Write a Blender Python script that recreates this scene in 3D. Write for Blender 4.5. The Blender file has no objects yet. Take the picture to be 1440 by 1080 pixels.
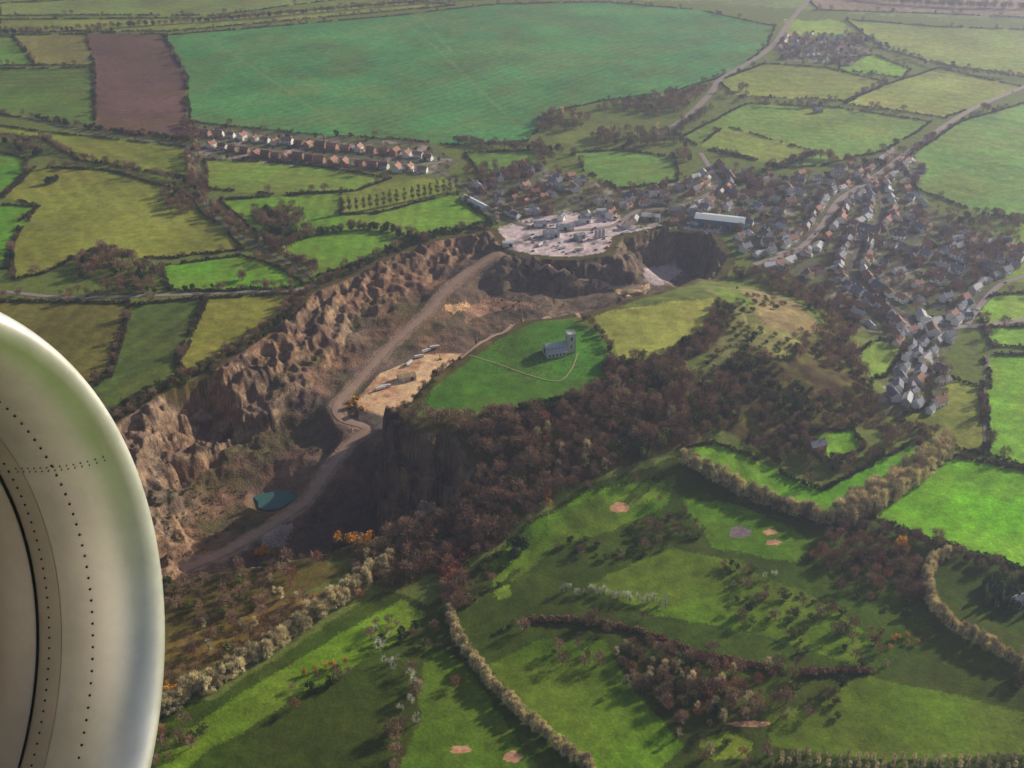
import bpy, numpy as np, math, random
rng=np.random.default_rng(11); random.seed(5)
CAMH=500.0; P=math.radians(30); c,s=math.cos(P),math.sin(P); F=1544.0
SUN_EL=math.radians(21); SUN_AZ=np.array([0.82,0.57]); SUN_AZ/=np.linalg.norm(SUN_AZ)
def lin(v):
    v=np.asarray(v,float)/255.0
    return np.where(v<=0.04045,v/12.92,((v+0.055)/1.055)**2.4)
def C(r,g,b): return lin((r,g,b))*np.array([1.24,1.0,.86])/.82
def CT(r,g,b): return lin((r,g,b))*np.array([1.06,1.0,.92])*1.25
# ---------- survey helpers (plan positions measured by intersecting sight lines with the terrain) --
def unz(px,py,z):
    px=np.asarray(px,float);py=np.asarray(py,float)
    a=(px-720)/F;b=-(py-540)/F
    dx=a;dy=c+b*s;dz=-s+b*c
    t=(z-CAMH)/dz
    return dx*t,dy*t
def proj(x,y,z):
    dz=z-CAMH;d=y*c-dz*s;d=np.where(d<1,1e-3,d)
    return 720+F*x/d,540-F*(y*s+dz*c)/d,d
# ---------- noise ----------
LAT=rng.random((256,256))
def vn(x,y):
    xi=np.floor(x).astype(int);yi=np.floor(y).astype(int);fx=x-xi;fy=y-yi
    fx=fx*fx*(3-2*fx);fy=fy*fy*(3-2*fy)
    a=LAT[xi%256,yi%256];b=LAT[(xi+1)%256,yi%256];d=LAT[xi%256,(yi+1)%256];e=LAT[(xi+1)%256,(yi+1)%256]
    return (a*(1-fx)+b*fx)*(1-fy)+(d*(1-fx)+e*fx)*fy
def fbm(x,y,o=4):
    r=0;a=.5;t=0
    for i in range(o):
        r=r+a*vn(x+17.3*i,y+9.1*i);t+=a;a*=.5;x,y=(x*.8+y*.6)*2.03,(-x*.6+y*.8)*2.03
    return r/t-0.5
def ridge(x,y,o=4):
    r=0;a=.5;t=0
    for i in range(o):
        r=r+a*(1-np.abs(2*vn(x+13.3*i,y+5.1*i)-1));t+=a;a*=.5;x,y=(x*.8+y*.6)*2.1,(-x*.6+y*.8)*2.1
    return r/t
def inpoly(x,y,poly):
    poly=np.asarray(poly,float);r=np.zeros(x.shape,bool)
    n=len(poly)
    for i in range(n):
        x1,y1=poly[i];x2,y2=poly[(i+1)%n]
        if y1==y2: continue
        cnd=((y1>y)!=(y2>y))&(x<(x2-x1)*(y-y1)/(y2-y1)+x1)
        r^=cnd
    return r
def segdist(x,y,pts,closed=True,vals=None):
    n=len(pts);best=np.full(x.shape,1e9);bv=np.zeros(x.shape)
    for i in range(n if closed else n-1):
        x1,y1=pts[i][:2];x2,y2=pts[(i+1)%n][:2]
        L=(x2-x1)**2+(y2-y1)**2+1e-9
        t=np.clip(((x-x1)*(x2-x1)+(y-y1)*(y2-y1))/L,0,1)
        d=np.hypot(x-x1-t*(x2-x1),y-y1-t*(y2-y1))
        m=d<best;best=np.where(m,d,best)
        if vals is not None: bv=np.where(m,vals[i]*(1-t)+vals[(i+1)%n]*t,bv)
    return best,bv
def sm(t): t=np.clip(t,0,1);return t*t*(3-2*t)
# ---------- terrain ----------
def base(x,y):
    r=fbm(x/420.0,y/420.0,3)*9*sm((np.abs(y)-300)/300)
    near=sm((950-y)/250)*sm((x+450)/100)
    return r+near*(fbm(x/70.0,y/70.0,3)*10)
GS=1.7
XR=np.arange(-900,1300,GS);YR=np.arange(340,1520,GS)
GX,GY=np.meshgrid(XR,YR)
PL=[(585,580),(640,512),(740,452),(825,440),(1000,420),(1045,440),(1060,480),(960,520),(850,555),(700,590)]
PLw=[tuple(float(q) for q in unz(a,b,38.0)) for a,b in PL]
dP,_=segdist(GX,GY,PLw);inP=inpoly(GX,GY,PLw)
B=base(GX,GY)
dd=np.where(inP,0,dP)*(1+0.5*fbm(GX/60,GY/60,3))
H0=B*0.6+38*sm(1-dd/150)+sm(1-dd/200)*fbm(GX/30,GY/30,3)*6*(~inP)
class Ter: pass
T=Ter();T.D=H0-B
def H(x,y):
    x=np.asarray(x,float);y=np.asarray(y,float)
    fx=np.clip((x-XR[0])/GS,0,len(XR)-1.001);fy=np.clip((y-YR[0])/GS,0,len(YR)-1.001)
    ix=fx.astype(int);iy=fy.astype(int);fx=fx-ix;fy=fy-iy;D=T.D
    v=(D[iy,ix]*(1-fx)+D[iy,ix+1]*fx)*(1-fy)+(D[iy+1,ix]*(1-fx)+D[iy+1,ix+1]*fx)*fy
    ed=np.minimum(np.minimum(x-XR[0],XR[-1]-x),np.minimum(y-YR[0],YR[-1]-y))
    return base(x,y)+v*sm(ed/60)
def un(px,py):
    px=np.atleast_1d(np.asarray(px,float));py=np.atleast_1d(np.asarray(py,float))
    res=np.full(px.shape,-80.0);done=np.zeros(px.shape,bool);prev=np.full(px.shape,5.0)
    for z in np.arange(56,-80,-1.0):
        x,y=unz(px,py,z);g=z-H(x,y)
        hit=(g<=0)&~done
        tt=prev/(prev-g+1e-9)
        res=np.where(hit,z+1-tt,res);done|=hit;prev=np.where(g>0,g,prev)
    x,y=unz(px,py,res)
    return x,y
def unl(pts):
    a=np.array([p[:2] for p in pts],float);x,y=un(a[:,0],a[:,1]);return np.stack([x,y],1)
Q=[(205,812,30),(185,740,50),(160,690,55),(158,600,55),(220,558,70),(300,522,72),(360,482,68),(410,447,62),(440,412,58),(500,388,58),(560,358,55),(620,338,50),(690,325,40),(708,352,28),(740,362,36),(800,366,36),(862,360,32),(874,335,22),(930,323,24),(1000,331,24),(1022,362,22),(1010,388,20),(950,404,20),(900,415,22),(830,438,25),(740,450,25),(690,472,25),(640,507,28),(590,548,25),(560,582,22),(575,603,34),(640,614,34),(668,660,30),(640,706,28),(570,742,26),(510,762,24),(430,785,22),(330,802,20),(260,815,20)]
Qw=unl(Q);Wd=[q[2] for q in Q]
dQ,WQ=segdist(GX,GY,Qw,True,Wd);inQ=inpoly(GX,GY,Qw)
FL=[(700,372,-8),(640,405,-16),(760,405,-30),(840,400,-30),(880,370,-12),(940,385,-38),(980,360,-38),(600,440,-22),(545,490,-26),(480,570,-30),(560,560,-28),(600,525,-28),(510,602,-33),(350,690,-58),(390,705,-60),(470,640,-44),(300,770,-48),(430,745,-57),(400,620,-45),(560,700,-62),(500,740,-60),(330,640,-50),(280,615,-58),(420,540,-30),(680,430,-26)]
FW=[(*[float(q) for q in unz(a,b,z)],z) for a,b,z in FL]
num=0;den=0
for x,y,z in FW:
    w=1/((GX-x)**2+(GY-y)**2+200)**1.5
    num=num+w*z;den=den+w
floor=num/den+fbm(GX/30,GY/30,5)*12
gul=ridge(GX/42,GY/42,4)-.55
dn=dQ-gul*28*sm(dQ/10)+fbm(GX/60,GY/60,3)*26*sm(dQ/15)
sv=np.clip(dn/WQ,0,1)*3
fl=np.floor(sv);fr=sv-fl
st=sm((fr-0.10)/0.32)
prof=np.where(sv>=3,1,(fl+st*0.9+fr*0.10)/3)
mask=sm(dQ/7)
crag=(ridge(GX/13,GY/13,4)-.55)*15+(ridge(GX/30+7,GY/30,3)-.55)*16
lay=fbm(GX/7,GY/7,3)*4
rough=(crag*sm(1.25-dQ/WQ)+lay*.7*sm(1.7-dQ/WQ))*mask
Hq=H0*(1-prof)+floor*prof+rough
hx,hy=[float(q) for q in unz(285,590,-30)]
hr=np.hypot((GX-hx)/28,(GY-hy)/32)*(1+.4*fbm(GX/20,GY/20,3))
Hq=Hq-30*sm((1.25-hr)*1.8)
HR=[(700,357,-3),(665,378,-9),(630,405,-14),(600,440,-20),(545,490,-26),(500,540,-30),(474,570,-31),(482,590,-33),(515,602,-34),(490,625,-37),(455,670,-42),(430,705,-46),(380,740,-48),(320,775,-46),(255,802,-42)]
HRw=[(*[float(q) for q in unz(a,b,z)],z) for a,b,z in HR]
dH,zH=segdist(GX,GY,HRw,False,[h[2] for h in HRw])
kb=sm((20-dH)/13)
Hq=Hq*(1-kb)+zH*kb
BP=[(505,585),(500,560),(535,525),(600,498),(650,497),(620,530),(570,575),(540,605)]
BPw=[tuple(float(q) for q in unz(a,b,-28.0)) for a,b in BP]
dB,_=segdist(GX,GY,BPw);iB=inpoly(GX,GY,BPw)
kb=sm(1-np.where(iB,0,dB)/14)*(1-sm((20-dH)/13))
Hq=Hq*(1-kb)-28*kb
px0,py0=[float(q) for q in unz(386,702,-60.0)]
ro=np.hypot(GX-px0,GY-py0)
kb=sm((26-ro)/9);Hq=Hq*(1-kb)+(-62)*kb
Hf=np.where(inQ,Hq,H0)
T.D=Hf-B
# ---------- scene basics ----------
sc=bpy.context.scene
def M(name,nodesfn=None,col=(.5,.5,.5),rough=.9,metal=0,var=0.0,scale=.3,bump=0):
    m=bpy.data.materials.new(name);m.use_nodes=True;nt=m.node_tree;bs=nt.nodes['Principled BSDF']
    bs.inputs['Roughness'].default_value=rough;bs.inputs['Metallic'].default_value=metal
    bs.inputs['Specular IOR Level'].default_value=0.25
    col=tuple(float(v) for v in col[:3])
    if var>0:
        tc=nt.nodes.new('ShaderNodeTexCoord');nz=nt.nodes.new('ShaderNodeTexNoise');nz.inputs['Scale'].default_value=scale;nz.inputs['Detail'].default_value=5
        nt.links.new(tc.outputs['Object'],nz.inputs['Vector'])
        oi=nt.nodes.new('ShaderNodeObjectInfo')
        ad=nt.nodes.new('ShaderNodeMath');ad.operation='ADD';nt.links.new(nz.outputs['Fac'],ad.inputs[0]);nt.links.new(oi.outputs['Random'],ad.inputs[1])
        mr=nt.nodes.new('ShaderNodeMapRange');mr.inputs['From Min'].default_value=.3;mr.inputs['From Max'].default_value=1.7
        mr.inputs['To Min'].default_value=1-var;mr.inputs['To Max'].default_value=1+var
        nt.links.new(ad.outputs[0],mr.inputs['Value'])
        vm=nt.nodes.new('ShaderNodeVectorMath');vm.operation='SCALE';vm.inputs[0].default_value=col
        nt.links.new(mr.outputs[0],vm.inputs['Scale']);nt.links.new(vm.outputs[0],bs.inputs['Base Color'])
    else: bs.inputs['Base Color'].default_value=(*col,1)
    return m
def link(o,parent=None):
    sc.collection.objects.link(o)
    if parent: o.parent=parent
    return o
class MB:
    def __init__(self): self.v=[];self.f=[];self.m=[]
    def add(self,vs,fs,mi):
        o=len(self.v);self.v+= [tuple(map(float,q)) for q in vs]
        for q in fs: self.f.append(tuple(i+o for i in q));self.m.append(mi)
    def box(self,x0,x1,y0,y1,z0,z1,mi):
        vs=[(x,y,z) for z in(z0,z1) for x,y in((x0,y0),(x1,y0),(x1,y1),(x0,y1))]
        self.add(vs,[(0,3,2,1),(4,5,6,7),(0,1,5,4),(1,2,6,5),(2,3,7,6),(3,0,4,7)],mi)
    def gable(self,x0,x1,y0,y1,z0,zr,mi,ov=0.4,wall=None,th=.25):
        ym=(y0+y1)/2
        if wall is not None:
            self.add([(x0,y0,z0),(x0,y1,z0),(x0,ym,zr-.05),(x1,y0,z0),(x1,y1,z0),(x1,ym,zr-.05)],[(0,2,1),(3,4,5)],wall)
        sl=(zr-z0)/(ym-y0);e=z0-ov*sl
        for sg,ya in((-1,y0-ov),(1,y1+ov)):
            vs=[(x0-ov,ya,e+.03),(x1+ov,ya,e+.03),(x1+ov,ym,zr+.03),(x0-ov,ym,zr+.03),(x0-ov,ya,e+.03+th),(x1+ov,ya,e+.03+th),(x1+ov,ym,zr+.03+th),(x0-ov,ym,zr+.03+th)]
            self.add(vs,[(0,1,2,3),(4,5,6,7),(0,1,5,4),(1,2,6,5),(3,0,4,7)],mi)
    def cyl(self,p0,p1,r0,r1,n,mi,cap=True):
        p0=np.array(p0,float);p1=np.array(p1,float);d=p1-p0;d/=np.linalg.norm(d)+1e-9
        a=np.cross(d,(0,0,1) if abs(d[2])<.9 else (1,0,0));a/=np.linalg.norm(a);b=np.cross(d,a)
        vs=[]
        for p,r in((p0,r0),(p1,r1)):
            for i in range(n):
                t=2*math.pi*i/n;vs.append(p+r*(a*math.cos(t)+b*math.sin(t)))
        fs=[(i,(i+1)%n,n+(i+1)%n,n+i) for i in range(n)]
        if cap: fs+=[tuple(range(n)),tuple(range(n,2*n))]
        self.add(vs,fs,mi)
    def mesh(self,name,mats):
        me=bpy.data.meshes.new(name);me.from_pydata(self.v,[],self.f)
        for m in mats: me.materials.append(m)
        me.polygons.foreach_set('material_index',self.m);me.update();return me
# ---------- field layout ----------
FIELDS=[
((100,125,62),[(-200,-60),(600,-60),(600,8),(300,30),(0,45),(-200,50)],0),
((112,140,80),[(0,5),(200,-5),(520,-5),(300,22),(0,22)],1),
((118,140,72),[(0,28),(300,26),(590,2),(640,8),(240,44),(0,44)],1),
((112,140,95),[(600,-60),(1700,-60),(1700,30),(1440,30),(1200,18),(1000,5),(750,-5)],0),
((128,120,120),[(1130,-8),(1500,-8),(1500,28),(1330,20),(1150,14)],1),
((70,138,82),[(232,50),(400,36),(560,22),(700,6),(850,3),(980,14),(1090,37),(1078,66),(1050,88),(1005,112),(940,130),(850,142),(775,158),(745,198),(640,204),(560,196),(420,188),(268,172),(264,110)],1),
((98,78,80),[(122,46),(228,48),(246,80),(262,110),(260,195),(190,190),(133,180),(134,100)],1),
((116,124,74),[(18,50),(120,48),(130,92),(50,92)],1),
((92,140,60),[(-80,52),(18,52),(50,92),(-80,92)],1),
((84,118,56),[(-80,97),(130,95),(133,178),(60,170),(-80,150)],1),
((116,138,58),[(-80,168),(100,190),(265,208),(266,250),(200,240),(110,225),(60,195),(0,190),(-80,190)],1),
((86,142,48),[(-80,205),(0,215),(38,225),(35,245),(0,275),(-80,280)],1),
((122,138,60),[(50,235),(150,240),(255,268),(285,300),(345,350),(250,362),(190,362),(130,352),(60,385),(18,392),(14,350),(30,310),(55,290),(5,278)],1),
((92,152,46),[(-80,285),(52,291),(25,330),(8,378),(-80,380)],1),
((94,152,43),[(225,375),(340,360),(395,378),(425,397),(428,405),(330,408),(240,408)],1),
((106,142,60),[(288,225),(380,228),(460,236),(550,252),(500,268),(400,274),(292,266)],1),
((100,150,48),[(310,282),(400,276),(480,270),(480,302),(530,300),(640,272),(690,312),(620,332),(560,350),(500,372),(445,388),(400,352),(350,320)],1),
((118,142,62),[(480,268),(560,256),(640,248),(640,270),(530,298),(480,300)],0),
((102,106,54),[(-80,425),(180,425),(172,470),(150,530),(118,545),(60,500),(-80,480)],1),
((84,112,56),[(186,430),(285,420),(272,460),(250,500),(252,530),(210,560),(158,592),(125,550),(155,530)],1),
((122,134,56),[(291,420),(412,414),(392,450),(340,488),(262,532),(250,508),(275,465)],1),
((128,154,76),[(1010,115),(1075,90),(1160,95),(1250,117),(1190,142),(1040,136)],1),
((124,154,78),[(1190,28),(1320,38),(1600,45),(1600,120),(1440,108),(1330,92),(1240,68)],1),
((125,165,75),[(1100,28),(1180,28),(1200,48),(1110,52)],0),
((118,168,58),[(1180,82),(1230,78),(1280,98),(1270,110),(1180,98)],1),
((134,158,82),[(1240,122),(1320,96),(1435,122),(1400,140),(1330,166),(1185,146)],1),
((108,150,72),[(958,195),(1050,146),(1180,152),(1310,172),(1245,212),(1160,232),(1100,236),(1000,212)],1),
((124,152,74),[(985,205),(1020,178),(1150,215),(1100,234)],1),
((104,154,76),[(1278,222),(1350,172),(1440,145),(1700,130),(1700,330),(1440,310),(1380,300),(1290,268)],1),
((96,142,68),[(806,215),(870,212),(950,222),(955,255),(870,266),(820,240)],1),
((96,138,64),[(655,215),(760,212),(765,232),(740,250),(680,256)],1),
((98,124,64),[(770,160),(840,150),(880,175),(920,205),(850,208),(800,205),(770,190)],0),
((106,116,76),[(985,402),(1080,408),(1160,468),(1130,500),(1090,560),(1010,590),(985,540),(1000,490),(1035,440)],0),
((138,132,104),[(1040,405),(1110,420),(1150,455),(1140,470),(1080,460)],0),
((102,142,62),[(1000,404),(1050,412),(1060,432),(1020,430)],0),
((104,130,60),[(985,560),(1080,545),(1110,585),(1040,600),(990,590)],0),
((136,154,76),[(825,447),(900,430),(1003,418),(1000,440),(985,465),(920,500),(872,505),(852,478)],0),
((62,116,34),[(588,572),(600,552),(640,516),(690,478),(740,454),(800,448),(850,480),(855,520),(836,546),(770,568),(700,580)],0),
((112,160,68),[(1190,505),(1240,478),(1275,488),(1245,532),(1200,525)],1),
((124,148,68),[(1300,520),(1380,545),(1382,640),(1330,625),(1260,590),(1305,570)],1),
((116,176,58),[(1385,500),(1600,500),(1600,680),(1440,655),(1390,640),(1388,545)],1),
((122,178,68),[(1372,440),(1400,415),(1600,410),(1600,448),(1440,448),(1380,455)],1),
((116,168,64),[(1380,462),(1600,455),(1600,495),(1400,488)],1),
((110,160,58),[(1360,330),(1440,310),(1600,320),(1600,400),(1420,395),(1370,365)],0),
((106,166,44),[(1135,615),(1200,605),(1215,630),(1170,650)],1),
# golf / foreground
((58,84,26),[(-120,1300),(-120,1040),(300,985),(440,890),(540,830),(600,850),(690,780),(745,735),(830,680),(960,640),(1140,735),(1440,880),(1700,950),(1700,1300)],0),
((56,84,26),[(960,640),(1000,622),(1180,700),(1440,800),(1700,850),(1700,1000),(1440,900),(1140,740)],0),
((88,158,32),[(962,632),(1005,624),(1080,655),(1160,690),(1225,650),(1285,622),(1310,640),(1260,675),(1190,722),(1150,738),(1060,705),(975,660)],1),
((100,178,26),[(1228,726),(1340,642),(1600,700),(1600,840),(1440,797),(1330,768)],1),
((94,134,34),[(-100,1120),(215,1060),(300,1000),(430,920),(560,845),(600,860),(560,900),(440,970),(300,1050),(215,1120)],0),
((92,142,32),[(690,790),(740,745),(830,690),(880,680),(860,700),(800,735),(740,790),(690,830)],0),
((80,122,30),[(780,720),(880,680),(950,670),(940,710),(860,745),(780,770),(720,820)],0),
((82,122,28),[(690,935),(760,900),(850,900),(880,960),(960,1050),(900,1110),(820,1070),(730,990)],0),
((86,126,30),[(830,820),(950,770),(1040,790),(1160,850),(1230,900),(1200,935),(1060,890),(900,860)],0),
((80,114,28),[(1080,1010),(1220,950),(1440,1000),(1440,1060),(1250,1070),(1080,1050)],0),
((76,118,28),[(600,900),(650,930),(700,1000),(760,1090),(560,1090),(590,1000)],0),
((84,130,32),[(960,700),(1040,710),(1140,760),(1120,790),(1000,770)],0),
((112,160,46),[(870,700),(905,678),(935,680),(925,700),(890,712)],0),
((112,150,42),[(985,1040),(1020,1030),(1058,1045),(1050,1068),(1005,1070),(985,1055)],0),
((102,148,42),[(690,830),(715,822),(718,838),(698,845)],0),
((90,88,46),[(-120,830),(260,805),(430,790),(500,800),(400,850),(300,890),(-120,1040)],0),
((116,104,56),[(-120,985),(205,905),(350,860),(460,830),(520,826),(420,880),(300,935),(205,970)],0),
]
def ell(cx,cy,rx,ry,n=14,seed=0):
    r=np.random.default_rng(seed);return [(cx+rx*(1+.15*r.standard_normal())*math.cos(t),cy+ry*(1+.12*r.standard_normal())*math.sin(t)) for t in np.linspace(0,2*math.pi,n,endpoint=False)]
BUNK=[(871,714,14,7),(1040,749,15,9),(1083,748,9,4),(1088,763,11,4),(648,1054,15,6),(721,1065,13,8),(1052,1018,30,5)]
VILL=[(650,262),(700,238),(745,232),(800,245),(870,268),(960,255),(1000,232),(1060,243),(1150,250),(1210,228),(1270,212),(1305,238),(1285,268),(1320,300),(1440,345),(1440,372),(1400,400),(1370,455),(1330,480),(1325,575),(1255,580),(1235,560),(1270,490),(1205,460),(1140,405),(1065,375),(1030,335),(960,318),(860,322),(820,300),(730,308),(700,312)]
TERR=[(268,175),(330,178),(460,192),(600,200),(645,228),(620,246),(520,240),(400,232),(275,222)]
HAML=[(1085,58),(1120,48),(1205,52),(1225,75),(1200,92),(1100,85)]
YARD=[(700,322),(740,306),(800,300),(860,300),(885,318),(1010,322),(1015,333),(930,321),(876,334),(862,360),(800,365),(738,361),(706,350)]
# ---------- terrain mesh ----------
def ang_y(py): return CAMH/np.tan(P+np.arctan((py-540)/F))
rows=np.concatenate([[-6000,-2500,-1000,-300,50,200,300,350],ang_y(np.linspace(1125,-25,880)),np.geomspace(2950,45000,24)])
uc=np.linspace(-.5,.5,980);ue=np.geomspace(.52,26,26)
us=np.concatenate([-ue[::-1],uc,ue])
VX=us[None,:]*(np.maximum(rows,350)*c+250)[:,None];VY=np.repeat(rows[:,None],len(us),1)
VZ=H(VX,VY)
nR,nC=VX.shape
x=VX.ravel();y=VY.ravel();z=VZ.ravel()
px,py,dep=proj(x,y,z)
vis=(y>200)&(px>-260)&(px<1700)&(py>-70)&(py<1300)
col=np.zeros((len(x),3));rock=np.zeros(len(x))
cx=np.floor(x/230+.8*fbm(x/300,y/300,2));cy=np.floor(y/200+.8*fbm(x/330+9,y/300,2))
hsh=(np.sin(cx*12.9898+cy*78.233)*43758.5453)%1
pal=np.array([C(105,140,65),C(122,142,66),C(92,130,55),C(118,108,80),C(100,150,60)])
col[:]=pal[(hsh*5).astype(int)%5]
col[vis]=C(96,116,60)
wpx=px+fbm(x/18,y/18,3)*14+rng.normal(0,1.6,len(x));wpy=py+fbm(x/18+50,y/18,3)*8+rng.normal(0,1.0,len(x))
def paint(poly,cc,wav=0.0,mixn=None):
    p=np.array(poly);ax,ay=(wpx,wpy) if wav else (px,py)
    bb=np.where(vis&(px>p[:,0].min()-15)&(px<p[:,0].max()+15)&(py>p[:,1].min()-12)&(py<p[:,1].max()+12))[0]
    ii=bb[inpoly(ax[bb],ay[bb],p)]
    if cc is not None: col[ii]=cc
    return ii
hedge_polys=[]
for i,(cc,poly,hf) in enumerate(FIELDS):
    ii=paint(poly,C(*cc),0 if hf else 1)
    th=random.random()*3.14;v=(x[ii]*math.cos(th)+y[ii]*math.sin(th))
    per=random.choice([18,24,32])
    k=1+.14*np.sin(v*2*math.pi/per)*(0.5+.8*fbm(x[ii]/120,y[ii]/120,2))*(1 if hf else .5)+.8*fbm(x[ii]/90+i,y[ii]/90,4)+.4*fbm(x[ii]/12,y[ii]/12,2)
    col[ii]*=k[:,None]
    t=np.clip(.45+3.4*fbm(x[ii]/60+3*i,y[ii]/60,4),0,1)[:,None]
    tw=C(140,132,78)
    col[ii]=col[ii]*(1-t*.28)+t*.28*tw*(col[ii].mean(1)/tw.mean())[:,None]
    if hf: hedge_polys.append(poly)
for a,b in(((560,22),(735,180)),((585,18),(640,80)),((300,60),(500,190)),((20,300),(150,345)),((60,250),(280,330)),((1000,160),(1180,225))):
    A=np.array(unz(a[0],a[1],0));Bp=np.array(unz(b[0],b[1],0))
    dd_,_=segdist(x,y,[A,Bp],False);k=np.clip((5-dd_)/2,0,1)*.15;k=k*(vis)
    col=col*(1-k[:,None])+k[:,None]*C(150,164,120)
def speck(ii,cols,sc_,thr=None):
    n=fbm(x[ii]/sc_,y[ii]/sc_,3)+.5;m=fbm(x[ii]/(sc_*.4)+40,y[ii]/(sc_*.4),2)+.5
    a=np.array(cols);k=np.clip((n*.6+m*.4-.25)*2*len(a),0,len(a)-1.01);q=k.astype(int);f=(k-q)[:,None]
    col[ii]=a[q]*(1-f)+a[np.minimum(q+1,len(a)-1)]*f
for pl in (VILL,TERR,HAML):
    speck(paint(pl,None,1),[C(80,76,84),C(98,94,102),C(84,110,58),C(102,96,100),C(90,116,62),C(150,144,158)],22)
ii=paint(YARD,None,1);speck(ii,[C(118,116,126),C(168,164,178),C(208,202,218),C(180,176,188)],20)
WOODG=C(70,64,46)
WMAIN=[(560,590),(620,582),(700,585),(780,572),(850,552),(920,522),(960,517),(1000,545),(1005,600),(960,632),(900,648),(860,662),(800,686),(740,728),(690,775),(640,790),(560,832),(500,812),(490,778),(560,750),(640,714),(676,665),(648,606),(580,598)]
WSCR=[(1000,545),(1040,490),(1100,505),(1160,462),(1205,482),(1232,560),(1252,608),(1200,602),(1130,608),(1100,652),(1060,632),(1005,600)]
WBELT=[(850,505),(920,504),(988,466),(1008,424),(1036,440),(1005,490),(935,522),(862,545),(845,520)]
WSW=[(150,920),(210,830),(260,806),(400,782),(490,772),(545,800),(540,830),(450,865),(350,925),(180,1030)]
for w_ in(WMAIN,WSCR,WBELT): speck(paint(w_,None,1),[WOODG*.8,WOODG,C(88,90,48)],20)
inq=inpoly(x,y,Qw)&vis
ii=np.where(inq)[0]
gy=np.gradient(VZ,axis=0)/np.maximum(np.gradient(VY,axis=0),1e-3);gx=np.gradient(VZ,axis=1)/np.gradient(VX,axis=1)
slope=np.hypot(gx,gy).ravel()
def CQ(r,g,b): return lin((r,g,b))*np.array([1.04,1.0,.90])/.80
R1,R2,R3,R4,R5=CQ(138,106,90),CQ(94,77,72),CQ(192,162,138),CQ(88,84,54),CQ(122,112,106)
n1=np.clip(fbm(x[ii]/26,y[ii]/26,4)*3.4+.5,0,1)[:,None]
n2=np.clip(fbm(x[ii]/7+9,y[ii]/7+z[ii]/5,3)*3+.4,0,1)[:,None]
n3=np.clip(fbm(x[ii]/38+30,y[ii]/38,4)*5+.1,0,1)[:,None]*(slope[ii]<.8)[:,None]
n4=np.clip(fbm(x[ii]/60+80,y[ii]/60,3)*4+.2,0,1)[:,None]
strat=(.5+.5*np.sin((z[ii]+3*fbm(x[ii]/30,y[ii]/30,3)*6)*2*math.pi/6.5))[:,None]
q=R1*(1-n1)+R2*n1;q=q*(1-n4*.6)+R5*n4*.6
steep=np.clip((slope[ii]-.7)/.8,0,1)[:,None]
q=q*(1-n2*.55*steep)+R3*n2*.55*steep
q=q*(1-.40*strat*steep)
q=q*(1-.7*n3)+.7*n3*R4
k=sm((x[ii]+120)/200)[:,None];q=q*(1-k)+k*(CQ(98,84,80)*(1-n1)+CQ(132,114,102)*n1)*(1-.3*strat)
col[ii]=q;rock[ii]=1
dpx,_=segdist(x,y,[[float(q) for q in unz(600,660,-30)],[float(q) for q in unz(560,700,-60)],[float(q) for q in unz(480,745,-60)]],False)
k=(sm((52-dpx)/26)*.5*inq)[:,None];col=col*(1-k)+k*CQ(58,50,56)  # bluish shadow of the south-east pit, painted into the rock colour
m=inpoly(x,y,BPw)&vis;mi_=np.where(m)[0];speck(mi_,[C(140,116,102),C(186,156,132),C(216,186,156)],14);rock[m]=.3
for pl,cc in(([(620,428),(660,425),(662,435),(640,442),(625,436)],C(195,168,134)),([(862,405),(915,400),(910,412),(870,414)],C(214,184,150)),([(905,378),(950,372),(960,385),(930,402),(905,395)],C(170,168,184)),([(700,420),(760,430),(690,440),(650,455),(660,430)],C(150,125,112)),([(366,740),(410,735),(400,770),(370,765)],C(150,148,155))):
    ii=paint(pl,cc,1)
dHv,_=segdist(x,y,HRw,False);k=(np.clip((10-dHv+fbm(x/8,y/8,2)*6)/4,0,1)*.8)[:,None]*inq[:,None]
col=col*(1-k)+k*C(150,134,126)
rimd,_=segdist(x,y,Qw);m=(~inq)&vis&(rimd<10+8*fbm(x/20,y/20,3));mm=np.where(m)[0];col[mm]=C(78,78,48)*(1+.6*fbm(x[mm]/12,y[mm]/12,3))[:,None]
for b in BUNK: paint(ell(*b,seed=int(b[0])),C(180,146,122) if b[0]!=1040 else C(120,116,128))
col=np.clip(col,0.004,.9)
me=bpy.data.meshes.new('ground')
me.vertices.add(nR*nC);me.vertices.foreach_set('co',np.stack([x,y,z],1).astype(np.float32).ravel())
i0=(np.arange(nR-1)[:,None]*nC+np.arange(nC-1)[None,:]).ravel()
quads=np.stack([i0,i0+1,i0+nC+1,i0+nC],1).astype(np.int32)
nf=len(quads);me.loops.add(nf*4);me.loops.foreach_set('vertex_index',quads.ravel())
me.polygons.add(nf);me.polygons.foreach_set('loop_start',np.arange(0,nf*4,4,dtype=np.int32));me.update(calc_edges=True)
me.polygons.foreach_set('use_smooth',np.ones(nf,bool))
at=me.color_attributes.new('Col','FLOAT_COLOR','POINT')
at.data.foreach_set('color',np.concatenate([col,rock[:,None]],1).astype(np.float32).ravel())
gm=bpy.data.materials.new('ground_cover');gm.use_nodes=True;nt=gm.node_tree;bs=nt.nodes['Principled BSDF'];bs.inputs['Roughness'].default_value=.95;bs.inputs['Specular IOR Level'].default_value=.1
N=nt.nodes.new;L=nt.links.new
ca=N('ShaderNodeAttribute');ca.attribute_name='Col'
tc=N('ShaderNodeTexCoord')
def noise(scale,det=4):
    n=N('ShaderNodeTexNoise');n.inputs['Scale'].default_value=scale;n.inputs['Detail'].default_value=det;n.inputs['Roughness'].default_value=.65;L(tc.outputs['Object'],n.inputs['Vector']);return n
na=noise(.12,5);nb=noise(.5,3)
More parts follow.
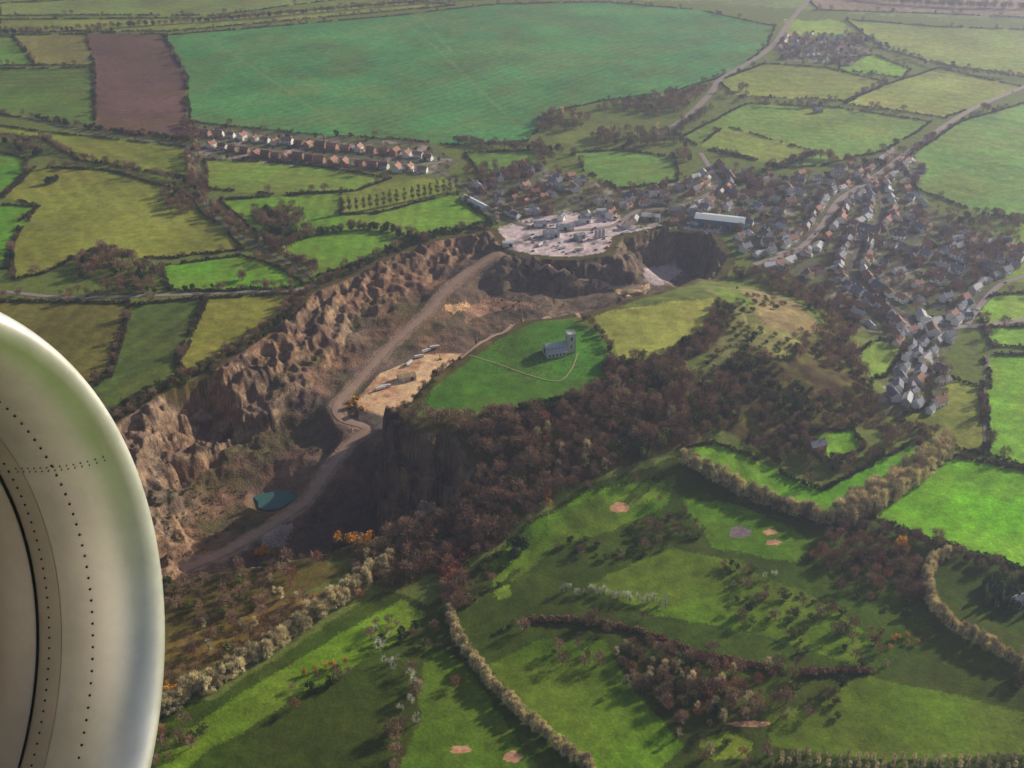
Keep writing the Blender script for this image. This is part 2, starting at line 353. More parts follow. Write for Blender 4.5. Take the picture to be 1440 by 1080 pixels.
mr=N('ShaderNodeMapRange');mr.inputs['From Min'].default_value=.25;mr.inputs['From Max'].default_value=.75;mr.inputs['To Min'].default_value=.64;mr.inputs['To Max'].default_value=1.36;L(na.outputs['Fac'],mr.inputs['Value'])
mr2=N('ShaderNodeMapRange');mr2.inputs['From Min'].default_value=.3;mr2.inputs['From Max'].default_value=.7;mr2.inputs['To Min'].default_value=.76;mr2.inputs['To Max'].default_value=1.24;L(nb.outputs['Fac'],mr2.inputs['Value'])
mu=N('ShaderNodeMath');mu.operation='MULTIPLY';L(mr.outputs[0],mu.inputs[0]);L(mr2.outputs[0],mu.inputs[1])
sc1=N('ShaderNodeVectorMath');sc1.operation='SCALE';L(ca.outputs['Color'],sc1.inputs[0]);L(mu.outputs[0],sc1.inputs['Scale']);L(sc1.outputs[0],bs.inputs['Base Color'])
bp=N('ShaderNodeBump');bp.inputs['Distance'].default_value=1.5
bm_=N('ShaderNodeMapRange');bm_.inputs['To Min'].default_value=.25;bm_.inputs['To Max'].default_value=1.0;L(ca.outputs['Alpha'],bm_.inputs['Value']);L(bm_.outputs[0],bp.inputs['Strength'])
L(nb.outputs['Fac'],bp.inputs['Height']);L(bp.outputs[0],bs.inputs['Normal'])
me.materials.append(gm);link(bpy.data.objects.new('ground',me))
# ---------- ribbons: roads, paths ----------
ASPH=M('asphalt',col=C(158,154,164)*.8,var=.15,scale=.2);TRACK=M('quarry_dust',col=C(154,138,130),var=.3,scale=.12);PATHM=M('gravel_path',col=C(140,144,110),var=.15);LANE=M('lane_asphalt',col=C(110,106,108),var=.2,scale=.2)
def resample(W,step):
    out=[];W=np.array(W)
    n=len(W);P_=np.vstack([2*W[0]-W[1],W,2*W[-1]-W[-2]])
    for i in range(1,n):
        p0,p1,p2,p3=P_[i-1],P_[i],P_[i+1],P_[i+2];k=max(2,int(np.hypot(*(p2-p1)[:2])/step))
        for t in np.arange(k)/k: out.append(.5*((2*p1)+(-p0+p2)*t+(2*p0-5*p1+4*p2-p3)*t*t+(-p0+3*p1-3*p2+p3)*t**3))
    out.append(W[-1]);return np.array(out)
ROADS=[]
def ribbon(name,W,width,mat,off=.35,step=5):
    R=resample(W,step);ROADS.append((R,width));t=np.gradient(R[:,:2],axis=0);t/=np.hypot(t[:,0],t[:,1])[:,None]+1e-9;nrm=np.stack([-t[:,1],t[:,0]],1)
    ks=np.linspace(-.5,.5,5);vs=[];fs=[]
    wv=1+.25*fbm(R[:,0]/12,R[:,1]/12,2) if mat is TRACK else 1+0*R[:,0]
    for k in ks:
        q=R[:,:2]+nrm*width*k*wv[:,None];zz=H(q[:,0],q[:,1])+off-(.0 if abs(k)<.45 else .12);vs.append(np.column_stack([q,zz]))
    n=len(R);V=np.vstack(vs)
    for j in range(4):
        for i in range(n-1): fs.append((j*n+i,j*n+i+1,(j+1)*n+i+1,(j+1)*n+i))
    m=bpy.data.meshes.new(name);m.from_pydata(V.tolist(),[],fs);m.materials.append(mat);m.polygons.foreach_set('use_smooth',[True]*len(fs));link(bpy.data.objects.new(name,m))
RD=[('road',[(1150,-12),(1132,6),(1108,34),(1085,66),(1050,90),(1012,112),(1000,130),(965,165),(925,190)],11,ASPH),
('road',[(1500,95),(1440,122),(1370,152),(1310,190),(1250,235),(1205,265),(1180,282),(1160,312)],9,ASPH),
('road',[(1160,312),(1130,345),(1100,360),(1060,372)],7,ASPH),
('road',[(-60,412),(0,410),(90,418),(230,415),(330,411),(420,407),(446,396)],6,ASPH),
('lane',[(262,203),(276,240),(280,275),(310,312),(365,348),(440,390)],5,LANE),
('lane',[(-60,150),(0,158),(130,186),(262,204),(300,200)],6,LANE),
('road',[(300,200),(380,212),(480,222),(600,236),(650,262),(690,295),(730,315),(800,325)],7,LANE),
('road',[(800,325),(860,318),(900,296),(960,290),(1010,262),(1000,240),(985,215)],7,ASPH),
('road',[(1500,448),(1440,450),(1380,458),(1335,462),(1295,478),(1272,520),(1250,560)],7,ASPH),
('road',[(1440,388),(1405,402),(1378,430),(1360,456)],6,ASPH),
('road',[(1160,312),(1210,330),(1290,350),(1360,380),(1410,398)],6,LANE),
('lane',[(1230,250),(1240,300),(1215,330),(1200,390),(1270,440),(1295,478)],5,LANE),
('footpath',[(660,500),(700,512),(745,528),(785,536),(803,520),(812,497)],1.4,PATHM),
('track',[(645,505),(690,474),(722,457),(770,446),(815,447)],4,TRACK),
('track',[(1390,500),(1384,545),(1386,640)],3,LANE),
]
for nm,pts,w,mt in RD: ribbon(nm,unl(pts),w,mt)
ribbon('haul_road',[h[:2] for h in HRw],8,TRACK,off=.5)
ribbon('haul_track',unl([(730,362),(760,378),(820,392),(870,404),(905,405)]),5,TRACK)
pw=MB();n=28
ring=[(px0+(17+3*math.sin(3*t)+1.5*math.sin(5*t+1))*math.cos(t),py0+(14+2*math.sin(2*t))*math.sin(t),-60.8) for t in np.linspace(0,2*math.pi,n,endpoint=False)]
pw.add(ring,[tuple(range(n))],0)
wm=M('quarry_water',col=(.06,.16,.15),rough=.15);link(bpy.data.objects.new('quarry_pond',pw.mesh('quarry_pond',[wm])))
# ---------- trees ----------
BARK=M('bark',col=(.13,.11,.09))
def leafm(n,col,var=.5):
    return M(n,col=np.minimum(np.array(col)*1.3,.8),var=var,scale=.8,rough=.9)
def tree_proto(name,seed,h,cr,kind,mats,trunk=.35,nc=16,nl=22,ls=.55,tall=.62):
    r=np.random.default_rng(seed);b=MB()
    b.cyl((0,0,-.5),(0,0,h*.45),trunk,trunk*.6,6,0,False);b.cyl((0,0,h*.45),(r.normal()*.3,r.normal()*.3,h*.9),trunk*.6,.05,5,0,False)
    cen=[]
    for i in range(nc):
        t=r.random()*2*math.pi;u=r.uniform(-.9,1);rad=math.sqrt(max(0,1-u*u))*cr*r.uniform(.5,1.0)
        zz=h*(1-tall/2)+u*h*tall/2*r.uniform(.8,1.0)
        p=np.array([rad*math.cos(t),rad*math.sin(t),zz]);cen.append(p)
        if i<9:
            z0=h*r.uniform(.22,.5);b.cyl((0,0,z0),tuple(p*.95),trunk*.35,.04,4,0,False)
    for ci,p in enumerate(cen):
        cs=cr*r.uniform(.28,.46)
        for k in range(nl):
            q=p+r.normal(size=3)*cs*.55
            if kind=='bare':
                d=(q-np.array([0,0,h*.45]));d=d/np.linalg.norm(d)+r.normal(size=3)*.45;d/=np.linalg.norm(d)
                sd=np.cross(d,r.normal(size=3));sd/=np.linalg.norm(sd)+1e-6
                Ln=ls*r.uniform(1.6,3.2);w=ls*.17
                b.add([q-sd*w,q+sd*w,q+d*Ln],[(0,1,2)],1+int(r.random()<.4))
            else:
                d=r.normal(size=3);d/=np.linalg.norm(d);e=np.cross(d,r.normal(size=3));e/=np.linalg.norm(e)+1e-6
                a=ls*r.uniform(.6,1.2);w=a*.7
                b.add([q-d*a,q+e*w,q+d*a,q-e*w],[(0,1,2,3)],1+int(r.random()<.45))
    return bpy.data.objects.new(name+'_source',b.mesh(name,mats))
def conifer(name,seed,h,cr,mats):
    r=np.random.default_rng(seed);b=MB();b.cyl((0,0,-.5),(0,0,h),.3,.03,6,0,False)
    for i in range(420):
        u=r.random()**.7;zz=h*(.08+.92*(1-u));rad=cr*u*r.uniform(.5,1.05);t=r.random()*6.283
        q=np.array([rad*math.cos(t),rad*math.sin(t),zz]);d=np.array([math.cos(t),math.sin(t),-.4])+r.normal(size=3)*.2;e=np.cross(d,(0,0,1.))+r.normal(size=3)*.2
        b.add([q-d*.6,q+e*.35,q+d*.7,q-e*.35],[(0,1,2,3)],1+int(r.random()<.5))
    return bpy.data.objects.new(name+'_source',b.mesh(name,mats))
brn=[BARK,leafm('twigs_brown',CT(132,108,92)),leafm('twigs_dark',CT(98,82,74))]
gry=[BARK,leafm('twigs_grey',CT(196,178,150)),leafm('twigs_greybrown',CT(160,142,118))]
red=[BARK,leafm('twigs_russet',CT(148,98,80)),leafm('twigs_rust_dark',CT(110,78,68))]
olv=[BARK,leafm('leaf_olive',CT(98,104,50)),leafm('leaf_olive_dark',CT(68,78,40))]
dkg=[BARK,leafm('leaf_dark_green',CT(52,74,38)),leafm('leaf_darker',CT(38,56,32))]
org=[BARK,leafm('leaf_orange',CT(188,130,48)),leafm('leaf_gold',CT(170,138,54))]
pal_=[BARK,leafm('twigs_pale',CT(190,186,172)),leafm('twigs_pale2',CT(150,148,134))]
SP={}
def sp(key,obname,lst): SP[key]=(obname,lst)
sp('brown','bare_trees',[tree_proto('bare_tree',i,10,4.4,'bare',brn,nc=20,nl=26,ls=.75) for i in(1,2,3)])
sp('grey','grey_poplar_trees',[tree_proto('grey_poplar',i+10,12,2.3,'bare',gry,nc=22,nl=28,ls=.75,tall=.85) for i in(1,2)])
sp('red','russet_trees',[tree_proto('russet_tree',i+20,8,3.6,'bare',red,nc=18,nl=26,ls=.7) for i in(1,2)])
sp('olive','olive_scrub',[tree_proto('olive_tree',i+30,7,3.6,'leaf',olv,nc=18,nl=20,ls=.6,tall=.75) for i in(1,2)])
sp('dark','evergreen_trees',[tree_proto('evergreen_tree',i+40,9,3.8,'leaf',dkg,nc=20,nl=22,ls=.65,tall=.75) for i in(1,2)])
sp('orange','autumn_trees',[tree_proto('autumn_tree',i+50,8,3.3,'leaf',org,nc=16,nl=20,ls=.55) for i in(1,2)])
sp('pale','silver_birch_trees',[tree_proto('silver_birch',i+60,9,3,'bare',pal_,nc=14,nl=20,ls=.6) for i in(1,2)])
sp('conifer','conifer_trees',[conifer('conifer',71,13,3.2,dkg)])
sp('poplar','poplar_row_trees',[tree_proto('poplar',i+80,20,2.4,'bare',olv,nc=34,nl=26,ls=.8,tall=.85) for i in(1,2)])
sp('hedge','hedgerow',[tree_proto('hedge_bush',i+90,2.8,2.0,'leaf',[BARK,leafm('hedge_leaf',CT(64,70,46)),leafm('hedge_twig',CT(80,68,56))],trunk=.1,nc=9,nl=14,ls=.5,tall=1.0) for i in(1,2)])
sp('rhedge','russet_hedgerow',[tree_proto('russet_hedge_bush',95,2.8,2.0,'leaf',[BARK,leafm('rhedge_leaf',CT(130,104,84)),leafm('rhedge_twig',CT(100,80,66))],trunk=.1,nc=9,nl=14,ls=.5,tall=1.0)])
PTS={k:[] for k in SP}
def put(X,Y,mix,smin=.7,smax=1.25):
    if len(X)==0: return
    ks=list(mix.keys());p=np.array([mix[k] for k in ks],float);p/=p.sum()
    # species drift in groups rather than salt-and-pepper
    cl=fbm(X/38.+3,Y/38.,3);u=np.clip(rng.random(len(X))*.55+(cl*2.2+.5)*.45,0,.9999);ch=np.searchsorted(np.cumsum(p),u);ch=np.minimum(ch,len(ks)-1)
    Z=H(X,Y)
    for i,k in enumerate(ks):
        m=ch==i
        if m.any(): PTS[k].append(np.column_stack([X[m],Y[m],Z[m]-.2,rng.uniform(smin,smax,m.sum())]))
def clear_roads(X,Y,g=2.0):
    k=np.ones(len(X),bool)
    for R,w in ROADS:
        bx=(X>R[:,0].min()-9)&(X<R[:,0].max()+9)&(Y>R[:,1].min()-9)&(Y<R[:,1].max()+9)&k
        ii=np.where(bx)[0]
        if len(ii):
            d,_=segdist(X[ii],Y[ii],R[::3],False);k[ii[d<w/2+g]]=False
    return k
def zone(poly,sp_,mix,smin=.7,smax=1.25,clump=0,dens=1,noq=False):
    W=unl(poly);x0,y0=W.min(0);x1,y1=W.max(0)
    nx=int((x1-x0)/sp_)+1;ny=int((y1-y0)/sp_)+1
    X,Y=np.meshgrid(x0+np.arange(nx)*sp_,y0+np.arange(ny)*sp_);X=X.ravel()+rng.uniform(-.48,.48,X.size)*sp_;Y=Y.ravel()+rng.uniform(-.48,.48,Y.size)*sp_
    m=inpoly(X,Y,W)
    if noq: m&=~inpoly(X,Y,Qw)
    if clump: m&=fbm(X/clump+7,Y/clump,3)>(.5-dens)*.5
    X,Y=X[m],Y[m];m=clear_roads(X,Y);put(X[m],Y[m],mix,smin,smax)
def line(pts,step,mix,smin=.7,smax=1.2,width=0,n=1,px_=True):
    W=unl(pts) if px_ else np.array(pts)
    R=resample(W,step)
    for _ in range(n):
        X=R[:,0]+rng.uniform(-1,1,len(R))*(width/2+.6);Y=R[:,1]+rng.uniform(-1,1,len(R))*(width/2+.6)
        m=clear_roads(X,Y,.5);put(X[m],Y[m],mix,smin,smax)
WM={'dark':2.0,'olive':1.8,'brown':8,'grey':1.2,'red':1.8,'orange':.25}
zone(WMAIN,7,WM,.55,1.25,noq=True)
zone(WSCR,8,{'dark':2.6,'olive':3,'brown':5,'grey':1},.5,1.0,40,.66)
zone(WBELT,6.5,{'dark':3,'brown':4,'olive':2},.5,1.0)
zone(WSW,8.5,{'dark':1.2,'olive':3,'brown':5,'grey':1.2,'red':2.2,'orange':.6},.4,1.0,45,.68,noq=True)
line([(700,588),(780,574),(850,550)],5,{'dark':3,'brown':3},.7,1.1,10,2)
line([(815,448),(852,478),(858,520),(838,550)],4,{'dark':2,'brown':2,'olive':1},.4,.8,4)
line([(560,584),(590,548),(640,507)],4,{'dark':1,'brown':2,'olive':2},.3,.7,8,2)
zone([(985,402),(1080,408),(1160,468),(1130,500),(1090,560),(1010,590),(985,540),(1000,490),(1035,440)],10,{'dark':1,'olive':3,'brown':3},.3,.8,35,.48)
line([(548,798),(480,842),(400,902),(300,962),(150,1045)],3.4,{'grey':5,'brown':.4},.75,1.15,9,3)
line([(630,862),(650,910),(690,962),(740,1012),(800,1062),(840,1095)],3.0,{'grey':4},.5,.85,4,3)
zone([(622,772),(655,770),(650,862),(620,860)],5,{'red':3,'brown':2},.7,1.0)
line([(965,652),(1010,677),(1080,712),(1165,738)],4,{'grey':4,'brown':.8},.8,1.25,5,3)
zone([(1165,728),(1240,684),(1330,622),(1338,648),(1270,702),(1190,748)],5.8,{'grey':5,'brown':.2},1.1,1.6)
line([(1180,742),(1260,752),(1330,775),(1450,825)],5,{'dark':3,'brown':2},.5,.9,7,2)
zone([(1140,760),(1200,752),(1300,790),(1300,842),(1220,845),(1140,792)],7.5,{'dark':1,'brown':4,'red':2,'orange':.3},.6,.9,30,.8)
line([(1325,782),(1305,810),(1305,845),(1340,885),(1390,912),(1450,948)],3.2,{'grey':4},.6,.95,4,3)
line([(745,872),(820,875),(900,890),(1000,925),(1095,943)],2.2,{'rhedge':1},.8,1.3,1.5,2)
line([(1130,948),(1225,945)],2.2,{'rhedge':1},.8,1.3,1.5,2)
zone([(860,900),(930,905),(1010,940),(1040,985),(1120,985),(1080,1010),(960,1030),(930,985),(880,970)],6.5,{'olive':1.5,'brown':4,'grey':1,'red':4,'orange':.25},.4,.95,30,.72)
zone([(780,770),(860,745),(960,708),(1005,750),(900,785),(790,802)],7.5,{'dark':1.5,'olive':4,'brown':4,'red':1},.35,.75,28,.62)
zone([(1000,790),(1060,800),(1140,830),(1130,860),(1060,850)],8,{'dark':1,'olive':2,'brown':4,'red':1},.5,.8,28,.5)
line([(795,833),(840,836),(900,845),(942,850)],4.5,{'pale':1},.5,.8,6,2)
line([(1030,822),(1085,812)],6,{'pale':1},.5,.7,4,1)
line([(528,892),(560,935),(585,975),(560,1040),(545,1095)],8,{'pale':2,'brown':1,'grey':1},.5,.95,10,2)
zone([(1378,818),(1425,832),(1455,870),(1400,862),(1375,845)],5,{'conifer':2,'dark':2},.6,.9)
line([(432,950),(485,932)],6,{'orange':1},.5,.7,3)
zone([(1200,880),(1295,895),(1300,920),(1230,910)],7,{'orange':2,'red':2},.35,.6)
zone([(520,880),(590,870),(600,890),(360,1030),(350,1010)],9,{'dark':1,'olive':1,'brown':3,'red':2.5},.4,.8,30,.5)
zone([(720,760),(760,690),(775,700),(740,760)],8,{'olive':2,'orange':.4,'brown':1},.4,.7,20,.7)
zone([(800,690),(900,650),(950,650),(850,690)],8,{'dark':1,'olive':2,'brown':2,'orange':.4},.4,.7,20,.6)
zone([(650,800),(740,760),(745,860),(690,930),(655,900)],9,{'dark':2.5,'olive':2,'brown':3},.4,.9,26,.45)
zone([(150,1040),(620,870),(700,1080),(205,1120)],11,{'dark':2,'olive':2,'brown':3,'grey':1,'red':1.2,'orange':.2},.4,.95,50,.31)
zone([(700,880),(1440,850),(1440,1100),(800,1100)],11,{'dark':2,'olive':2,'brown':3,'grey':1,'red':2,'orange':.15},.4,.95,55,.31)
zone([(830,690),(960,650),(1440,820),(1440,950),(830,850)],11,{'dark':3,'olive':3,'brown':3,'grey':1},.4,.95,50,.31)
line([(1085,1062),(1180,1066),(1300,1068),(1440,1066)],5,{'grey':1},.4,.55,1,1)
line([(1085,1074),(1180,1078),(1300,1080),(1440,1078)],5,{'grey':1},.4,.55,1,1)
# north & west
line([(483,300),(530,292),(580,282),(642,268)],8.5,{'poplar':1},.85,1.0,0)
line([(438,332),(500,322),(545,325),(592,340)],6,{'dark':1,'olive':2,'brown':3},.8,1.2,10,2)
zone([(355,300),(420,292),(445,330),(400,352),(370,340)],9,{'dark':1.4,'olive':2,'brown':4},.9,1.3,60,.8)
zone([(105,372),(140,352),(200,368),(235,395),(230,412),(150,418),(100,402)],11,{'dark':1,'olive':1,'brown':5,'orange':.5},.8,1.4,40,.66)
zone([(0,195),(60,200),(60,225),(20,215)],10,{'dark':1,'brown':3},.8,1.2)
line([(60,195),(110,222),(200,242),(262,258)],7,{'dark':1,'brown':3},.6,1.1,6,1)
zone([(225,275),(262,262),(300,290),(280,312),(240,300)],10,{'dark':1,'brown':4},.7,1.2,40,.8)
line([(268,175),(272,235),(282,275),(312,308),(372,346),(440,384)],7,{'dark':1.4,'brown':3,'grey':1},.6,1.1,16,3)
line([(-60,414),(90,414),(230,411),(330,406),(425,404)],7,{'dark':2,'brown':2},.4,.9,10,1)
line([(-60,152),(60,168),(130,182),(262,198)],7,{'dark':2,'brown':2},.5,.9,10,2)
line([(150,590),(225,548),(300,512),(360,472),(405,440),(436,402),(500,378),(560,348),(620,328),(690,318)],5,{'dark':2.2,'olive':3,'brown':3},.35,.8,16,4)
zone([(760,160),(860,148),(1000,122),(1010,150),(960,190),(975,240),(940,215),(870,208),(800,210),(765,235),(745,210)],13,{'dark':1.5,'brown':6,'grey':2},.8,1.4,80,.65)
line([(1000,125),(1040,140),(1100,150),(1160,150)],11,{'dark':1,'brown':3},.8,1.2,8,1)
line([(640,200),(700,208),(770,212)],8,{'dark':1,'brown':3},.8,1.2,8,2)
line([(1310,195),(1250,230),(1200,232),(1150,222),(1080,238)],9,{'dark':1,'brown':3},.8,1.2,12,2)
line([(1190,50),(1250,70),(1330,98),(1430,110)],12,{'dark':1,'brown':3},.8,1.2,8,1)
line([(1150,-8),(1300,8),(1500,14)],14,{'dark':1,'brown':3},1,1.5,20,3)
line([(0,48),(300,30),(600,4),(720,-5)],13,{'dark':1,'brown':3},.7,1.2,8,2)
line([(1380,300),(1440,318)],10,{'brown':1},.8,1.2,8)
zone([(1370,410),(1440,330),(1440,300),(1330,300)],17,{'dark':1,'brown':3},.7,1.2)
zone([(1020,385),(1070,380),(1150,410),(1210,465),(1190,490),(1150,450),(1080,405)],8,{'dark':2.5,'brown':4},.6,1.0)
zone([(1255,590),(1310,600),(1340,630),(1290,625)],9,{'dark':1,'brown':3},.5,.9)
zone([(1105,600),(1140,605),(1150,640),(1230,640),(1240,605),(1275,600),(1260,640),(1170,665),(1110,650)],7,{'dark':2,'brown':3},.6,.9)
zone([(645,240),(760,232),(745,262),(680,262)],14,{'dark':1,'brown':4},.8,1.2)
zone(VILL,15.5,{'dark':2.2,'olive':1,'brown':8,'grey':1.5,'orange':.3},.45,1.05,70,.8)
zone(TERR,18,{'dark':2,'brown':4,'orange':.3},.4,.75)
zone(HAML,18,{'dark':2,'brown':4},.6,1.0)
zone([(200,660),(420,560),(460,640),(350,760),(230,790)],9,{'olive':3,'brown':2},.15,.4,25,.4)
zone([(640,420),(860,395),(850,430),(700,445)],11,{'olive':3,'brown':2},.2,.5,25,.35)
for cx_,cy_,k in((1042,128,'brown'),(75,258,'dark'),(480,768,'orange'),(757,700,'orange'),(1270,775,'orange'),(225,975,'orange'),(375,780,'orange'),(340,395,'brown'),(1385,155,'brown'),(730,778,'dark'),(505,760,'orange')):
    X,Y=un([cx_]*4,[cy_]*4);put(X+rng.normal(0,4,4),Y+rng.normal(0,4,4),{k:1},.8,1.2)
for pl in hedge_polys:
    W=unl(pl+[pl[0]])
    for i in range(len(W)-1):
        d=np.hypot(*(W[i+1]-W[i]));
        if d<4: continue
        far=W[i][1]>1500
        t=np.arange(0,1,(3.6 if far else 2.5)/d);X=W[i][0]+(W[i+1][0]-W[i][0])*t+fbm(t*d/30,t*0+i,2)*6;Y=W[i][1]+(W[i+1][1]-W[i][1])*t+fbm(t*d/30,t*0+i+9,2)*6
        m=clear_roads(X,Y,0)&(fbm(X/25,Y/25,2)>-.22);X,Y=X[m],Y[m]
        put(X,Y,{'hedge':1},.6,1.3)
        k=rng.random(len(X))<.09;put(X[k],Y[k],{'dark':1,'brown':3},.4,1.15)
def gn(obname,src,A):
    m=bpy.data.meshes.new(obname);m.from_pydata(A[:,:3].tolist(),[],[])
    a=m.attributes.new('scl','FLOAT','POINT');a.data.foreach_set('value',A[:,3].astype(np.float32))
    a=m.attributes.new('rz','FLOAT','POINT');a.data.foreach_set('value',rng.uniform(0,6.28,len(A)).astype(np.float32))
    o=link(bpy.data.objects.new(obname,m))
    g=bpy.data.node_groups.new(obname+'_scatter','GeometryNodeTree')
    g.interface.new_socket('Geometry',in_out='INPUT',socket_type='NodeSocketGeometry');g.interface.new_socket('Geometry',in_out='OUTPUT',socket_type='NodeSocketGeometry')
    A_=g.nodes.new;i=A_('NodeGroupInput');ou=A_('NodeGroupOutput');ip=A_('GeometryNodeInstanceOnPoints');oi=A_('GeometryNodeObjectInfo');oi.inputs['Object'].default_value=src
    n1=A_('GeometryNodeInputNamedAttribute');n1.data_type='FLOAT';n1.inputs['Name'].default_value='scl'
    n2=A_('GeometryNodeInputNamedAttribute');n2.data_type='FLOAT';n2.inputs['Name'].default_value='rz'
    cb=A_('ShaderNodeCombineXYZ');er=A_('FunctionNodeEulerToRotation');K=g.links.new
    K(i.outputs[0],ip.inputs['Points']);K(oi.outputs['Geometry'],ip.inputs['Instance']);K(n2.outputs[0],cb.inputs['Z']);K(cb.outputs[0],er.inputs[0]);K(er.outputs[0],ip.inputs['Rotation']);K(n1.outputs[0],ip.inputs['Scale']);K(ip.outputs[0],ou.inputs[0])
    md=o.modifiers.new('scatter','NODES');md.node_group=g
tot=0
for k,(nm,lst) in SP.items():
    if not PTS[k]: continue
    A=np.vstack(PTS[k]);tot+=len(A);idx=rng.integers(0,len(lst),len(A))
    for j,src in enumerate(lst):
        if (idx==j).any(): gn(nm,src,A[idx==j])
print('trees',tot)
# ---------- houses ----------
BRK=M('red_brick',col=(.44,.24,.19),var=.25,scale=1.2);REN=M('white_render',col=(.88,.87,.88),var=.05);STN=M('grey_stone',col=(.44,.42,.42),var=.2,scale=.8)
TIL=M('clay_tiles',col=(.42,.22,.17),var=.4,scale=.8);SLT=M('slate',col=(.26,.26,.32),var=.45,scale=.8);PTL=M('pale_tiles',col=(.60,.57,.60),var=.3,scale=.8);GLS=M('window_glass',col=(.03,.04,.05),rough=.15);WHT=M('white_paint',col=(.8,.8,.8));DOR=M('door_paint',col=(.08,.12,.2))
def house_mesh(name,l,w,h,rh,wall,roof,ext=True,chim=2):
    b=MB();mats=[wall,roof,GLS,WHT,DOR]
    b.box(-l/2,l/2,-w/2,w/2,-2,h,0);b.gable(-l/2,l/2,-w/2,w/2,h,h+rh,1,.45,0)
    for i in range(chim):
        cx_=(-l/2+.8) if i==0 else (l/2-.8);b.box(cx_-.45,cx_+.45,-.4,.4,h+rh-1,h+rh+1.3,0);b.cyl((cx_,0,h+rh+1.3),(cx_,0,h+rh+1.8),.16,.13,6,1)
    for sg in(-1,1):
        for zf in(1.0,3.7):
            if zf+1.3>h: continue
            for xx in np.linspace(-l/2+1.6,l/2-1.6,max(2,int(l/3.2))):
                if sg<0 and zf<2 and abs(xx)<1.3:
                    continue
                y0_=sg*w/2
                b.box(xx-.75,xx+.75,min(y0_,y0_+sg*.04),max(y0_,y0_+sg*.04),zf-.08,zf+1.35,3);b.box(xx-.62,xx+.62,min(y0_,y0_+sg*.07),max(y0_,y0_+sg*.07),zf+.03,zf+1.22,2)
    b.box(-.5,.5,-w/2-.06,-w/2,0,2.1,4);b.box(-.9,.9,-w/2-.9,-w/2-.07,2.3,2.45,3)
    if ext:
        b.box(l/2-4,l/2-.3,w/2,w/2+3.2,-2,2.6,0);b.add([(l/2-4.2,w/2,3.9),(l/2-.1,w/2,3.9),(l/2-.1,w/2+3.4,2.55),(l/2-4.2,w/2+3.4,2.55)],[(0,1,2,3)],1)
    return b.mesh(name,mats)
HM=[('brick_house',house_mesh('brick_house',10,7.5,5.2,3,BRK,TIL)),('brick_house',house_mesh('brick_house',14,8,5.4,3.4,BRK,SLT)),('rendered_house',house_mesh('rendered_house',11,7.5,5.2,3,REN,SLT)),('rendered_house',house_mesh('rendered_house',12,8,5,3,REN,TIL)),('stone_cottage',house_mesh('stone_cottage',13,6.5,4.6,3,STN,PTL,False)),('bungalow',house_mesh('bungalow',13,8,3,2.6,REN,PTL,True,1)),('semi_detached_house',house_mesh('semi_detached_house',13,8,5.4,3.2,BRK,TIL)),('semi_detached_house',house_mesh('semi_detached_house',13,8,5.4,3.2,REN,TIL))]
taken=[]
def place(nm,me_,X,Y,rz,dz=0,sc_=1):
    o=bpy.data.objects.new(nm,me_);o.location=(X,Y,float(H(X,Y))+dz);o.rotation_euler=(0,0,rz);o.scale=(sc_,)*3;link(o);taken.append((X,Y));return o
def near(X,Y,d):
    return any((a-X)**2+(b-Y)**2<d*d for a,b in taken)
for pts,side in (([(290,190),(360,198),(450,208),(540,216),(618,226)],0),([(298,208),(360,218),(450,228),(540,236),(612,243)],1)):
    R=resample(unl(pts),17)
    for i in range(len(R)-1):
        a=math.atan2(R[i+1][1]-R[i][1],R[i+1][0]-R[i][0]);nm,me_=HM[6 if rng.random()<.6 else 7]
        place(nm,me_,float(R[i][0])+rng.normal()*.8,float(R[i][1])+rng.normal()*3,a+(math.pi if side else 0)+rng.choice([0,0,math.pi/2])+rng.normal()*.06,sc_=rng.uniform(.9,1.2))
VW=unl(VILL);HW=unl(HAML)
def near_poly(X,Y): return bool(inpoly(np.array([X]),np.array([Y]),VW)[0] or inpoly(np.array([X]),np.array([Y]),HW)[0])
SPECIAL=unl([(1012,312),(668,284),(800,325),(770,325),(830,318),(720,345),(920,305),(740,330)])
for R,w in list(ROADS):
    d0=0
    for i in range(1,len(R)-1):
        d0+=np.hypot(*(R[i][:2]-R[i-1][:2]))
        if d0<14: continue
        d0=0;t=R[i+1][:2]-R[i-1][:2];a=math.atan2(t[1],t[0])
        for sg in(-1,1):
            off=w/2+rng.uniform(9,14);X=float(R[i][0]-math.sin(a)*off*sg);Y=float(R[i][1]+math.cos(a)*off*sg)
            if not near_poly(X,Y) or near(X,Y,13) or rng.random()<.1 or np.min(np.hypot(SPECIAL[:,0]-X,SPECIAL[:,1]-Y))<30: continue
            nm,me_=HM[rng.choice([0,1,2,2,3,3,4,5])];place(nm,me_,X,Y,a+(math.pi if sg<0 else 0)+rng.normal()*.12,sc_=rng.uniform(.85,1.25))
for W,nn in((VW,3200),(HW,140)):
    x0,y0=W.min(0);x1,y1=W.max(0)
    for _ in range(nn):
        X=float(rng.uniform(x0,x1));Y=float(rng.uniform(y0,y1))
        if not near_poly(X,Y) or near(X,Y,16.5) or np.min(np.hypot(SPECIAL[:,0]-X,SPECIAL[:,1]-Y))<28: continue
        if not clear_roads(np.array([X]),np.array([Y]),7)[0]: continue
        if fbm(np.array([X/60.]),np.array([Y/60.]),2)[0]<-.14: continue
        nm,me_=HM[rng.choice([0,0,1,2,2,3,4,5])];place(nm,me_,X,Y,rng.choice([.5,.5+math.pi/2,2.1])+rng.normal()*.25,sc_=rng.uniform(.75,1.25))
for a,b in((1148,632),(1432,850),(1140,150),(1150,158)):
    X,Y=un(a,b);place(*HM[2] if a>1200 else HM[1],float(X[0]),float(Y[0]),.4)
